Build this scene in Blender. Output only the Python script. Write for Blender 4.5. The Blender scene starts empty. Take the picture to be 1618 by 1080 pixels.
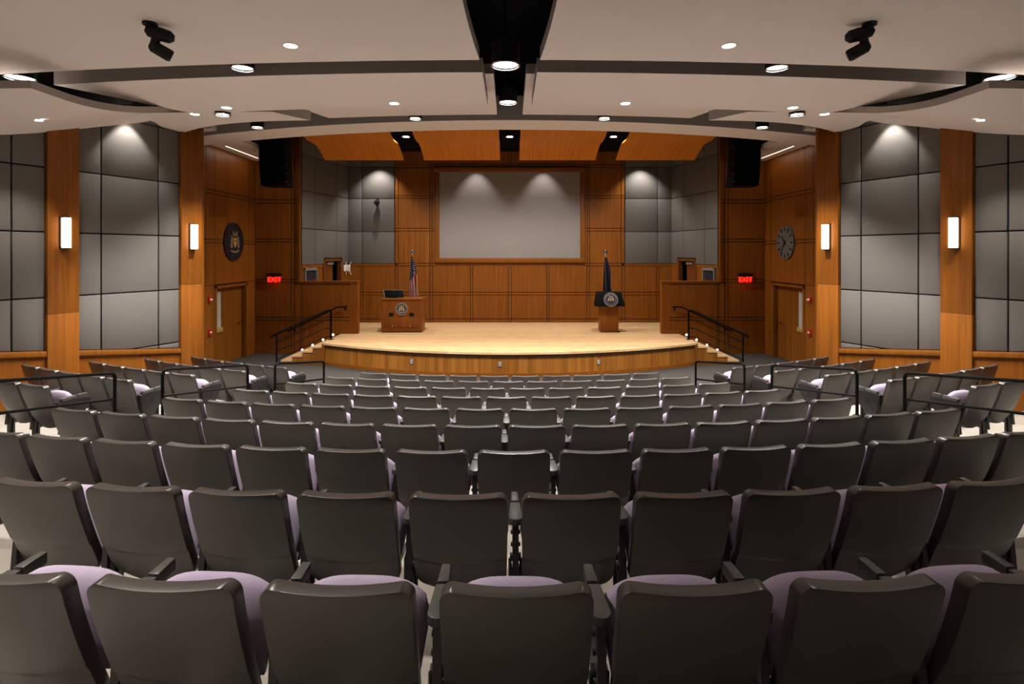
import bpy, bmesh, math, random
from mathutils import Vector, Matrix
random.seed(7)
SC = bpy.context.scene
COL = SC.collection
PI = math.pi
EYE = 3.0                     # eye height above the floor in front of the stage
CY = 22.8                     # the rows, the stage edge and the soffit share this centre

# ---------------------------------------------------------------- camera
cam_d = bpy.data.cameras.new('camera')
cam = bpy.data.objects.new('camera', cam_d); COL.objects.link(cam)
cam.location = (0, 0, EYE); cam.rotation_euler = (PI/2, 0, 0)
cam_d.sensor_width = 36; cam_d.lens = 19.357
cam_d.shift_x = 3.5/1618; cam_d.shift_y = -139/1618
cam_d.clip_start = 0.05; cam_d.clip_end = 100
SC.camera = cam
# ---------------------------------------------------------------- world, exposure
w = bpy.data.worlds.new('world'); SC.world = w; w.use_nodes = True
w.node_tree.nodes['Background'].inputs[0].default_value = (1, .93, .85, 1)
w.node_tree.nodes['Background'].inputs[1].default_value = 0.0
vs = SC.view_settings
vs.view_transform = 'Standard'; vs.look = 'None'; vs.gamma = 1; vs.exposure = 0.0; vs.use_curve_mapping = False
SC.cycles.max_bounces = 10; SC.cycles.diffuse_bounces = 7; SC.cycles.glossy_bounces = 3
SC.cycles.caustics_reflective = False; SC.cycles.caustics_refractive = False
SC.cycles.sample_clamp_indirect = 6.0
SC.cycles.use_denoising = True
CAN_W, SMALL_W, WASH_W, STAGE_W = 1250, 430, 110, 640
WARM = (1.0, .91, .82)
NEUT = (1.0, .94, .885)

# ---------------------------------------------------------------- materials
def nodes_of(name):
    m = bpy.data.materials.new(name); m.use_nodes = True
    nt = m.node_tree; b = nt.nodes['Principled BSDF']
    return m, nt, b
def plain(name, col, rough=.6, metal=0, spec=.5, noise=0, scale=200, bump=0):
    m, nt, b = nodes_of(name)
    b.inputs['Base Color'].default_value = (*col, 1)
    b.inputs['Roughness'].default_value = rough; b.inputs['Metallic'].default_value = metal
    b.inputs['Specular IOR Level'].default_value = spec
    if noise or bump:
        tc = nt.nodes.new('ShaderNodeTexCoord'); n = nt.nodes.new('ShaderNodeTexNoise')
        n.inputs['Scale'].default_value = scale; n.inputs['Detail'].default_value = 3
        nt.links.new(tc.outputs['Object'], n.inputs['Vector'])
        if noise:
            r = nt.nodes.new('ShaderNodeValToRGB')
            r.color_ramp.elements[0].position = .3; r.color_ramp.elements[1].position = .7
            r.color_ramp.elements[0].color = (*[c*(1-noise) for c in col], 1)
            r.color_ramp.elements[1].color = (*[min(1, c*(1+noise)) for c in col], 1)
            nt.links.new(n.outputs['Fac'], r.inputs['Fac']); nt.links.new(r.outputs['Color'], b.inputs['Base Color'])
        if bump:
            bp = nt.nodes.new('ShaderNodeBump'); bp.inputs['Strength'].default_value = bump
            bp.inputs['Distance'].default_value = .004
            nt.links.new(n.outputs['Fac'], bp.inputs['Height']); nt.links.new(bp.outputs['Normal'], b.inputs['Normal'])
    return m
def wood(name, dark, light, sx=14, sz=.5, rough=.42, board=0, boardaxis=0, sy=None):
    """grain running along z (vertical veneer); optional boards of alternating tone"""
    m, nt, b = nodes_of(name)
    tc = nt.nodes.new('ShaderNodeTexCoord'); mp = nt.nodes.new('ShaderNodeMapping')
    sy = sx if sy is None else sy
    mp.inputs['Scale'].default_value = (sx, sy, sz)
    nt.links.new(tc.outputs['Object'], mp.inputs['Vector'])
    n = nt.nodes.new('ShaderNodeTexNoise'); n.inputs['Scale'].default_value = 1; n.inputs['Detail'].default_value = 5
    n.inputs['Roughness'].default_value = .6
    nt.links.new(mp.outputs['Vector'], n.inputs['Vector'])
    mp2 = nt.nodes.new('ShaderNodeMapping'); mp2.inputs['Scale'].default_value = (sx*5, sy*5, sz*2)
    nt.links.new(tc.outputs['Object'], mp2.inputs['Vector'])
    n2 = nt.nodes.new('ShaderNodeTexNoise'); n2.inputs['Scale'].default_value = 1; n2.inputs['Detail'].default_value = 2
    nt.links.new(mp2.outputs['Vector'], n2.inputs['Vector'])
    mx = nt.nodes.new('ShaderNodeMath'); mx.operation = 'MULTIPLY_ADD'; mx.inputs[1].default_value = .3
    nt.links.new(n2.outputs['Fac'], mx.inputs[0])
    sc_ = nt.nodes.new('ShaderNodeMath'); sc_.operation = 'MULTIPLY'; sc_.inputs[1].default_value = .7
    nt.links.new(n.outputs['Fac'], sc_.inputs[0]); nt.links.new(sc_.outputs[0], mx.inputs[2])
    fac = mx.outputs[0]
    if board:
        sp = nt.nodes.new('ShaderNodeSeparateXYZ'); nt.links.new(tc.outputs['Object'], sp.inputs[0])
        dv = nt.nodes.new('ShaderNodeMath'); dv.operation = 'DIVIDE'; dv.inputs[1].default_value = board
        nt.links.new(sp.outputs[boardaxis], dv.inputs[0])
        fl = nt.nodes.new('ShaderNodeMath'); fl.operation = 'FLOOR'; nt.links.new(dv.outputs[0], fl.inputs[0])
        wn = nt.nodes.new('ShaderNodeTexWhiteNoise'); wn.noise_dimensions = '1D'
        nt.links.new(fl.outputs[0], wn.inputs['W'])
        ad = nt.nodes.new('ShaderNodeMath'); ad.operation = 'MULTIPLY_ADD'; ad.inputs[1].default_value = .28; 
        nt.links.new(wn.outputs['Value'], ad.inputs[0])
        sb = nt.nodes.new('ShaderNodeMath'); sb.operation = 'SUBTRACT'; sb.inputs[1].default_value = .14
        nt.links.new(fac, sb.inputs[0]); nt.links.new(sb.outputs[0], ad.inputs[2]); fac = ad.outputs[0]
    r = nt.nodes.new('ShaderNodeValToRGB')
    r.color_ramp.elements[0].position = .32; r.color_ramp.elements[1].position = .68
    r.color_ramp.elements[0].color = (*dark, 1); r.color_ramp.elements[1].color = (*light, 1)
    nt.links.new(fac, r.inputs['Fac']); nt.links.new(r.outputs['Color'], b.inputs['Base Color'])
    b.inputs['Roughness'].default_value = rough; b.inputs['Specular IOR Level'].default_value = .25
    return m
def emit(name, col, strength):
    m, nt, b = nodes_of(name)
    b.inputs['Base Color'].default_value = (*[min(1, c) for c in col], 1)
    b.inputs['Emission Color'].default_value = (*col, 1); b.inputs['Emission Strength'].default_value = strength
    return m
M = {}
M['wood'] = wood('cherry_veneer', (.150, .044, .0045), (.270, .092, .010))
M['wood_rail'] = wood('cherry_rail', (.155, .048, .005), (.25, .088, .010), 20, .8)
M['reflector'] = wood('reflector_veneer', (.34, .11, .009), (.70, .26, .024), 34, .4, rough=.6, sy=.4)
M['fascia'] = wood('fascia_boards', (.20, .072, .010), (.34, .135, .022), 18, .5, board=.11)
M['stage_floor'] = wood('maple_floor', (.58, .36, .17), (.74, .49, .26), 3, 3, .38, board=.085, boardaxis=1)
M['reveal'] = plain('dark_reveal', (.02, .008, .003), .8)
M['fabric'] = plain('grey_fabric', (.128, .119, .110), .95, spec=.1, noise=.15, scale=160, bump=.25)
M['fabric_gap'] = plain('black_gap', (.006, .007, .007), .9)
M['ceil_edge'] = plain('ceiling_edge_grey', (.36, .315, .29), .85, spec=.15)  # slab side faces, a darker grey than the undersides
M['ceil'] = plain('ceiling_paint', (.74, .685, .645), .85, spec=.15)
M['plenum'] = plain('black_plenum', (.006, .006, .008), .95, spec=.05)
M['chair'] = plain('charcoal_plastic', (.038, .0325, .0285), .38, spec=.75, bump=.06, scale=500)
M['arm'] = plain('charcoal_arm', (.055, .053, .051), .42, spec=.6)
M['frame'] = plain('black_frame', (.012, .012, .012), .4)
M['lilac'] = plain('lilac_cloth', (.43, .365, .50), .95, spec=.1, noise=.06, scale=300, bump=.2)
M['concrete'] = plain('pale_floor', (.36, .33, .29), .7, noise=.06, scale=6)
M['riser'] = plain('step_riser', (.30, .275, .245), .7)
M['carpet'] = plain('grey_carpet', (.062, .057, .053), .95, spec=.05, noise=.12, scale=90)
M['rail'] = plain('black_rail', (.003, .003, .003), .5, spec=.06)
M['black'] = plain('black_plastic', (.007, .007, .008), .6, spec=.25)
M['speaker'] = plain('speaker_black', (.003, .003, .0035), .8, spec=.1)
M['mesh'] = plain('speaker_mesh', (.003, .003, .0035), .9, spec=.05, noise=.5, scale=900)
M['screen'] = plain('screen_cloth', (.255, .232, .222), .8, spec=.1)
M['lens'] = emit('lamp_lens', (1, .95, .88), 14)
M['sconce_glow'] = emit('sconce_diffuser', (1, .86, .70), 9)
M['strip'] = emit('strip_glow', (1, .84, .66), 3)
M['steplight'] = emit('step_glow', (1, .9, .76), 10)
M['exit'] = emit('exit_red', (1, .02, .012), 3)
M['exit_back'] = emit('exit_panel', (.14, .002, .002), .5)
M['chrome'] = plain('chrome', (.55, .55, .55), .25, 1)
M['bronze'] = plain('bronze', (.06, .035, .02), .4, .6)
M['navy'] = plain('navy_enamel', (.012, .013, .03), .5)
M['gold'] = plain('gold', (.55, .35, .10), .4, .3)
M['silver'] = plain('silver_paint', (.50, .47, .42), .5, .2)
M['cream'] = plain('cream_paint', (.62, .56, .45), .5)
M['clockface'] = plain('clock_face', (.105, .095, .088), .5)
M['ink'] = plain('black_ink', (.004, .004, .004), .7, spec=.08)
M['red'] = plain('red_enamel', (.45, .015, .012), .35)
M['white'] = plain('white_plastic', (.75, .72, .67), .45)
M['grey_metal'] = plain('grey_metal', (.28, .26, .24), .4, .4)
M['frosted'] = plain('frosted_glass', (.46, .43, .38), .25)
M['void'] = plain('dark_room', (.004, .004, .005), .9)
M['door_brown'] = wood('door_brown', (.11, .032, .008), (.17, .055, .012))
M['nosing'] = plain('dark_nosing', (.05, .022, .008), .6)
M['dim_gold'] = plain('dim_gold', (.20, .14, .085), .5)
M['navy_flag'] = plain('navy_cloth', (.010, .013, .045), .8, noise=.2, scale=30)
M['display'] = plain('dark_display', (.006, .006, .007), .6, spec=.2)
M['end'] = plain('dark_end_shell', (.012, .0115, .011), .5, spec=.3)
def glass_mat():
    m, nt, b = nodes_of('clear_glass')
    b.inputs['Base Color'].default_value = (.1, .1, .1, 1); b.inputs['Roughness'].default_value = .05; b.inputs['Specular IOR Level'].default_value = .2
    b.inputs['Alpha'].default_value = .07
    return m
M['glass'] = glass_mat()
def flag_mat():
    m, nt, b = nodes_of('stars_and_stripes')
    uv = nt.nodes.new('ShaderNodeTexCoord'); sp = nt.nodes.new('ShaderNodeSeparateXYZ')
    nt.links.new(uv.outputs['UV'], sp.inputs[0])
    def math_(op, a, b_=None):
        n = nt.nodes.new('ShaderNodeMath'); n.operation = op
        for i, v in enumerate((a, b_)):
            if v is None: continue
            if isinstance(v, (int, float)): n.inputs[i].default_value = v
            else: nt.links.new(v, n.inputs[i])
        return n.outputs[0]
    s = math_('FRACT', math_('MULTIPLY', sp.outputs[0], 6.5))
    stripe = math_('GREATER_THAN', s, .5)
    mix = nt.nodes.new('ShaderNodeMix'); mix.data_type = 'RGBA'
    mix.inputs[6].default_value = (.42, .012, .02, 1); mix.inputs[7].default_value = (.70, .60, .56, 1)
    nt.links.new(stripe, mix.inputs[0])
    vo = nt.nodes.new('ShaderNodeTexVoronoi'); vo.inputs['Scale'].default_value = 1; vo.inputs['Randomness'].default_value = .2
    mpv = nt.nodes.new('ShaderNodeMapping'); mpv.inputs['Scale'].default_value = (9, 22, 1)
    nt.links.new(uv.outputs['UV'], mpv.inputs['Vector']); nt.links.new(mpv.outputs['Vector'], vo.inputs['Vector'])
    star = math_('LESS_THAN', vo.outputs['Distance'], .24)
    mix2 = nt.nodes.new('ShaderNodeMix'); mix2.data_type = 'RGBA'
    mix2.inputs[6].default_value = (.010, .014, .06, 1); mix2.inputs[7].default_value = (.70, .66, .64, 1)
    nt.links.new(star, mix2.inputs[0])
    # canton: the upper hoist corner, slanting because the cloth hangs from its corner
    can = math_('GREATER_THAN', math_('ADD', sp.outputs[1], math_('MULTIPLY', sp.outputs[0], -.12)), .53)
    mix3 = nt.nodes.new('ShaderNodeMix'); mix3.data_type = 'RGBA'
    nt.links.new(can, mix3.inputs[0]); nt.links.new(mix.outputs[2], mix3.inputs[6]); nt.links.new(mix2.outputs[2], mix3.inputs[7])
    nt.links.new(mix3.outputs[2], b.inputs['Base Color']); b.inputs['Roughness'].default_value = .8
    return m
M['flag'] = flag_mat()

# ---------------------------------------------------------------- mesh builder
class MB:
    def __init__(self): self.bm = bmesh.new(); self.mats = []; self.mi = 0
    def use(self, key):
        m = M[key]
        if m not in self.mats: self.mats.append(m)
        self.mi = self.mats.index(m); return self
    def face(self, vs, smooth=False):
        try:
            f = self.bm.faces.new(vs); f.material_index = self.mi; f.smooth = smooth; return f
        except ValueError: return None
    def v(self, p): return self.bm.verts.new(p)
    def prism(self, pts, vec, smooth=False):
        a = [self.v(p) for p in pts]; vec = Vector(vec); b = [self.v(Vector(p)+vec) for p in pts]
        self.face(a[::-1], smooth); self.face(b, smooth)
        n = len(a)
        for i in range(n): self.face([a[i], a[(i+1) % n], b[(i+1) % n], b[i]], smooth)
        return self
    def box(self, x0, x1, y0, y1, z0, z1):
        return self.prism([(x0, y0, z0), (x1, y0, z0), (x1, y1, z0), (x0, y1, z0)], (0, 0, z1-z0))
    def obox(self, c, ux, uy, uz):
        c, ux, uy, uz = map(Vector, (c, ux, uy, uz))
        return self.prism([c-ux-uy-uz, c+ux-uy-uz, c+ux+uy-uz, c-ux+uy-uz], uz*2)
    def tube(self, pts, r, n=8, cap=True):
        pts = [Vector(p) for p in pts]; rings = []
        prev = None
        for i, p in enumerate(pts):
            if i == 0: d = pts[1]-p
            elif i == len(pts)-1: d = p-pts[i-1]
            else: d = (pts[i+1]-p).normalized()+(p-pts[i-1]).normalized()
            d.normalize()
            if prev is None:
                a = d.cross(Vector((0, 0, 1)))
                if a.length < 1e-3: a = d.cross(Vector((1, 0, 0)))
            else: a = prev-d*prev.dot(d)
            a.normalize(); prev = a; b = d.cross(a)
            rr = r[i] if isinstance(r, (list, tuple)) else r
            rings.append([self.v(p+(a*math.cos(t)+b*math.sin(t))*rr) for t in [2*PI*k/n for k in range(n)]])
        for i in range(len(rings)-1):
            for k in range(n):
                self.face([rings[i][k], rings[i][(k+1) % n], rings[i+1][(k+1) % n], rings[i+1][k]], True)
        if cap: self.face(rings[0][::-1]); self.face(rings[-1])
        return self
    def disc(self, c, nrm, r0, depth, n=32, r1=None):
        """short cylinder or cone whose base is centred at c"""
        c, nrm = Vector(c), Vector(nrm).normalized()
        a = nrm.orthogonal().normalized(); b = nrm.cross(a); r1 = r0 if r1 is None else r1
        A = [self.v(c+(a*math.cos(t)+b*math.sin(t))*r0) for t in [2*PI*k/n for k in range(n)]]
        B = [self.v(c+nrm*depth+(a*math.cos(t)+b*math.sin(t))*r1) for t in [2*PI*k/n for k in range(n)]]
        self.face(A[::-1]); self.face(B)
        for k in range(n): self.face([A[k], A[(k+1) % n], B[(k+1) % n], B[k]], True)
        return self
    def ring(self, c, nrm, ro, ri, depth, n=40):
        c, nrm = Vector(c), Vector(nrm).normalized()
        a = nrm.orthogonal().normalized(); b = nrm.cross(a); R = []
        for (r, d) in ((ro, 0), (ro, depth), (ri, depth), (ri, 0)):
            R.append([self.v(c+nrm*d+(a*math.cos(t)+b*math.sin(t))*r) for t in [2*PI*k/n for k in range(n)]])
        for j in range(4):
            for k in range(n): self.face([R[j][k], R[j][(k+1) % n], R[(j+1) % 4][(k+1) % n], R[(j+1) % 4][k]])
        return self
    def slab(self, P, nu, nv, th, side=None):
        """P(u,v) -> bottom point; a solid sheet th thick above it"""
        bot = [[self.v(P(i/nu, j/nv)) for j in range(nv+1)] for i in range(nu+1)]
        top = [[self.v(Vector(P(i/nu, j/nv))+Vector((0, 0, th))) for j in range(nv+1)] for i in range(nu+1)]
        for i in range(nu):
            for j in range(nv):
                self.face([bot[i][j], bot[i][j+1], bot[i+1][j+1], bot[i+1][j]], True)
                self.face([top[i][j], top[i+1][j], top[i+1][j+1], top[i][j+1]], True)
        if side: self.use(side)
        for i in range(nu):
            self.face([bot[i][0], bot[i+1][0], top[i+1][0], top[i][0]]); self.face([bot[i][nv], top[i][nv], top[i+1][nv], bot[i+1][nv]])
        for j in range(nv):
            self.face([bot[0][j], top[0][j], top[0][j+1], bot[0][j+1]]); self.face([bot[nu][j], bot[nu][j+1], top[nu][j+1], top[nu][j]])
        return self
    def build(self, name, parent=None, bevel=0, seg=2, angle=25, base=None):
        bm = self.bm
        bmesh.ops.recalc_face_normals(bm, faces=bm.faces)
        if bevel:
            es = [e for e in bm.edges if len(e.link_faces) == 2 and e.calc_face_angle(0) > math.radians(40)]
            bmesh.ops.bevel(bm, geom=es, offset=bevel, segments=seg, profile=.5, affect='EDGES', clamp_overlap=True)
            for f in bm.faces: f.smooth = True
        if base is not None: bmesh.ops.translate(bm, verts=bm.verts, vec=-Vector(base))
        me = bpy.data.meshes.new(name); bm.to_mesh(me); bm.free()
        for m in self.mats: me.materials.append(m)
        me.set_sharp_from_angle(angle=math.radians(angle))
        o = bpy.data.objects.new(name, me); COL.objects.link(o)
        if base is not None: o.location = base
        if parent is not None: o.parent = parent
        return o
def tag(o, label=None, cat=None, group=None, kind=None):
    for k, v in (('label', label), ('category', cat), ('group', group), ('kind', kind)):
        if v: o[k] = v
    return o
def thing(name, label, cat, group=None, loc=(0, 0, 0), rz=0):
    o = bpy.data.objects.new(name, None); COL.objects.link(o); o.empty_display_size = .1
    o.location = loc; o.rotation_euler = (0, 0, rz)
    return tag(o, label, cat, group)
def copy_tree(o, parent=None):
    c = o.copy(); COL.objects.link(c)
    if parent is not None: c.parent = parent
    for ch in list(o.children): copy_tree(ch, c)
    return c
def spot(name, loc, aim, watts, size, blend, soft, col=WARM, parent=None):
    d = bpy.data.lights.new(name, 'SPOT'); d.energy = watts; d.spot_size = math.radians(size); d.spot_blend = blend
    d.shadow_soft_size = soft; d.color = col
    o = bpy.data.objects.new(name, d); COL.objects.link(o)
    o.location = loc; o.rotation_euler = Vector(aim).to_track_quat('-Z', 'Y').to_euler()
    if parent is not None:
        o.parent = parent; o.location = Vector(loc)-Vector(parent.location)
    return o
def clip_poly(poly, a, b, c):
    """keep the part of a 2-D polygon where a*x+b*y >= c"""
    out = []
    for i in range(len(poly)):
        p, q = poly[i], poly[(i+1) % len(poly)]
        dp, dq = a*p[0]+b*p[1]-c, a*q[0]+b*q[1]-c
        if dp >= 0: out.append(p)
        if dp*dq < 0:
            t = dp/(dp-dq); out.append((p[0]+(q[0]-p[0])*t, p[1]+(q[1]-p[1])*t))
    return out
def cells_wall(mb, O, U, N, us, zs, gap=.012, proud=.02, wood_key='wood', back_key='reveal', holes=(), line=None):
    """raised panels between the cut positions us (along U) and zs (height); holes = (u0,u1,z0,z1) left open"""
    O, U, N = Vector(O), Vector(U).normalized(), Vector(N).normalized()
    def rect(u0, u1, z0, z1, d0, d1):
        mb.prism([O+U*u0+Vector((0, 0, z0))+N*d0, O+U*u1+Vector((0, 0, z0))+N*d0, O+U*u1+Vector((0, 0, z1))+N*d0, O+U*u0+Vector((0, 0, z1))+N*d0], N*(d1-d0))
    def inside(u, z): return any(h[0] < u < h[1] and h[2] < z < h[3] for h in holes)
    for i in range(len(us)-1):
        for j in range(len(zs)-1):
            if inside((us[i]+us[i+1])/2, (zs[j]+zs[j+1])/2): continue
            mb.use(back_key); rect(us[i], us[i+1], zs[j], zs[j+1], -.15, 0)
            mb.use(wood_key); rect(us[i]+gap/2, us[i+1]-gap/2, zs[j]+gap/2, zs[j+1]-gap/2, 0, proud)

# ================================================================= SETTING
SIDES = ((-1, 'left'), (1, 'right'))
XW0, XWS = -12.1, .432
KW = 12.1/11.4                      # left wall: x = XW0 + XWS*y
def wall_x(y): return XW0+XWS*y
WT = Vector((XWS, 1, 0)).normalized()       # along the left wall towards the stage
def tierR(i): return 21.05-i                # row radius, i = 0 nearest the camera
def tierZ(i): return 1.08-.135*i
def ring_pt(R, a, z): return (R*math.sin(a), CY-R*math.cos(a), z)

# floor: flat carpet in front of the stage + raised tiers
mb = MB().use('carpet'); mb.box(-9, 9, 7.5, 17.2, -.12, -.004); tag(mb.build('floor'), kind='structure')
mb = MB()
def tier(i):
    R1, R0 = tierR(i)+.24, tierR(i)-.76
    if i == -4: R1 += 1.5
    z = tierZ(i); n = 48; amax = math.radians(31 if i > 2 else 36)
    if i >= 6: amax = math.radians(33)
    A = [-amax+2*amax*k/n for k in range(n+1)]
    mb.use('concrete')
    rings = [[mb.v(ring_pt(r, a, zz)) for a in A] for r, zz in ((R0, z), (R1, z), (R1, -.2), (R0, -.2))]
    for j in range(4):
        mb.use('concrete' if j == 0 else 'riser')
        for k in range(n): mb.face([rings[j][k], rings[j][k+1], rings[(j+1) % 4][k+1], rings[(j+1) % 4][k]])
    mb.face([rings[j][0] for j in range(4)]); mb.face([rings[j][n] for j in range(4)])
for i in range(-4, 8): tier(i)
tag(mb.build('floor_tiers'), kind='structure')

# side walls with acoustic panels, rails and pilasters
ZTOP = EYE+3.6
RAIL = lambda y: 1.37-.150*(y-8.91)
SEAMS = [EYE+s*KW for s in (-2.8, -1.755, -.705, .355, 1.40, 2.45)]+[EYE+2.74]
BAYS = [(3.0, 6.82*KW, (4.55, 5.95), None), (7.24*KW, 8.92*KW, (7.63*KW, 8.51*KW), 'second'), (9.34*KW, 11.02*KW, (9.69*KW, 10.63*KW), 'first')]
PIL = [(6.82*KW, 7.24*KW), (8.92*KW, 9.34*KW), (11.02*KW, 11.43*KW)]
PROUD = .11; PTOP = EYE+2.72
for s, sn in SIDES:
    def P(y, off, z): return Vector((s*(wall_x(y)+off*WT.y), y-off*WT.x, z))
    NV = Vector((s*WT.y, -WT.x, 0)); TV = Vector((s*WT.x, WT.y, 0))
    mb = MB().use('fabric_gap')
    mb.prism([P(-3, -.2, -.3), P(12.16, -.2, -.3), P(12.16, -.2, ZTOP), P(-3, -.2, ZTOP)], NV*.2)
    mb.use('wood')
    # wainscot, sloping with the floor
    for y0, y1, _, _ in BAYS:
        mb.prism([P(y0, 0, -.3), P(y1, 0, -.3), P(y1, 0, RAIL(y1)-.01), P(y0, 0, RAIL(y0)-.01)], NV*.06)
    mb.prism([P(-3, 0, -.3), P(3, 0, -.3), P(3, 0, ZTOP), P(-3, 0, ZTOP)], NV*.06)
    wall = tag(mb.build('wall_'+sn), kind='structure')
    mb = MB().use('wood_rail')
    for y0, y1, _, _ in BAYS:
        mb.prism([P(y0, 0, RAIL(y0)-.05), P(y1, 0, RAIL(y1)-.05), P(y1, 0, RAIL(y1)+.045), P(y0, 0, RAIL(y0)+.045)], NV*.10)
    tag(mb.build('trim_'+('1' if s < 0 else '2'), bevel=.008), kind='structure')
    for y0, y1, vs_, nm in BAYS:
        ys = [y0, *vs_, y1]
        for i in range(3):
            for j in range(len(SEAMS)-1):
                u0, u1 = ys[i]+.012, ys[i+1]-.012
                poly = [(u0, SEAMS[j]+.012), (u1, SEAMS[j]+.012), (u1, SEAMS[j+1]-.012), (u0, SEAMS[j+1]-.012)]
                poly = clip_poly(poly, .15, 1, 1.37+.15*8.91+.055)
                if len(poly) < 3: continue
                mb = MB().use('fabric')
                mb.prism([P(u, .0, z) for u, z in poly], NV*.045)
                mb.build('acoustic_panel', wall, bevel=.008, seg=2)
    for k, (y0, y1) in enumerate(PIL[1:]):
        lab = ['cherry wood pilaster with the larger looking wall sconce, %s wall', 'cherry wood pilaster beside the door alcove, holding a sconce, %s wall'][k] % sn
        mb = MB().use('wood')
        zs = [-.3, EYE-.62*KW, PTOP] if k else [-.3, EYE-.98*KW, PTOP]
        for j in range(2):
            mb.prism([P(y0, 0, zs[j]+.002), P(y1, 0, zs[j]+.002), P(y1, 0, zs[j+1]-.002), P(y0, 0, zs[j+1]-.002)], NV*PROUD)
        tag(mb.build('pilaster', bevel=.004), lab, 'pilaster', 'wood pilasters of the side walls')
    y0, y1 = PIL[0]
    mb = MB().use('wood'); mb.prism([P(y0, 0, -.3), P(y1, 0, -.3), P(y1, 0, PTOP), P(y0, 0, PTOP)], NV*PROUD)
    tag(mb.build('pilaster'), 'cherry wood pilaster just out of the photo, %s wall' % sn, 'pilaster', 'wood pilasters of the side walls')
    # sconces
    for k, (y0, y1) in enumerate(PIL[1:]):
        yc = (y0+y1)/2+.0; zc = EYE+.37
        c = P(yc, PROUD, zc)
        t = thing('wall_sconce', ['tall glowing white box sconce on the %s wall pilaster closer to the seats', 'tall glowing white box sconce on the %s wall pilaster next to the alcove'][k] % sn, 'wall lamp', 'wall sconces', c)
        m1 = MB().use('bronze'); m1.obox(NV*.015, TV*.072, NV*.015, (0, 0, .285)); m1.build('back_plate', t, bevel=.004)
        m1 = MB().use('sconce_glow'); m1.obox(NV*.075, TV*.054, NV*.045, (0, 0, .262)); m1.build('diffuser', t, bevel=.006)
        for e in (-1, 1):
            m1 = MB().use('bronze'); m1.obox(NV*.075+Vector((0, 0, e*.270)), TV*.058, NV*.05, (0, 0, .008)); m1.build('end_cap', t)

# plenum ceiling and rear wall, all black or plain
mb = MB().use('plenum'); mb.box(-12.6, 12.6, -3.2, 20, ZTOP-.02, ZTOP+.1); tag(mb.build('ceiling'), kind='structure')
mb = MB().use('ceil'); mb.box(-12.6, 12.6, -3.2, -3.0, -.3, ZTOP); tag(mb.build('wall_back'), kind='structure')

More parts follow.
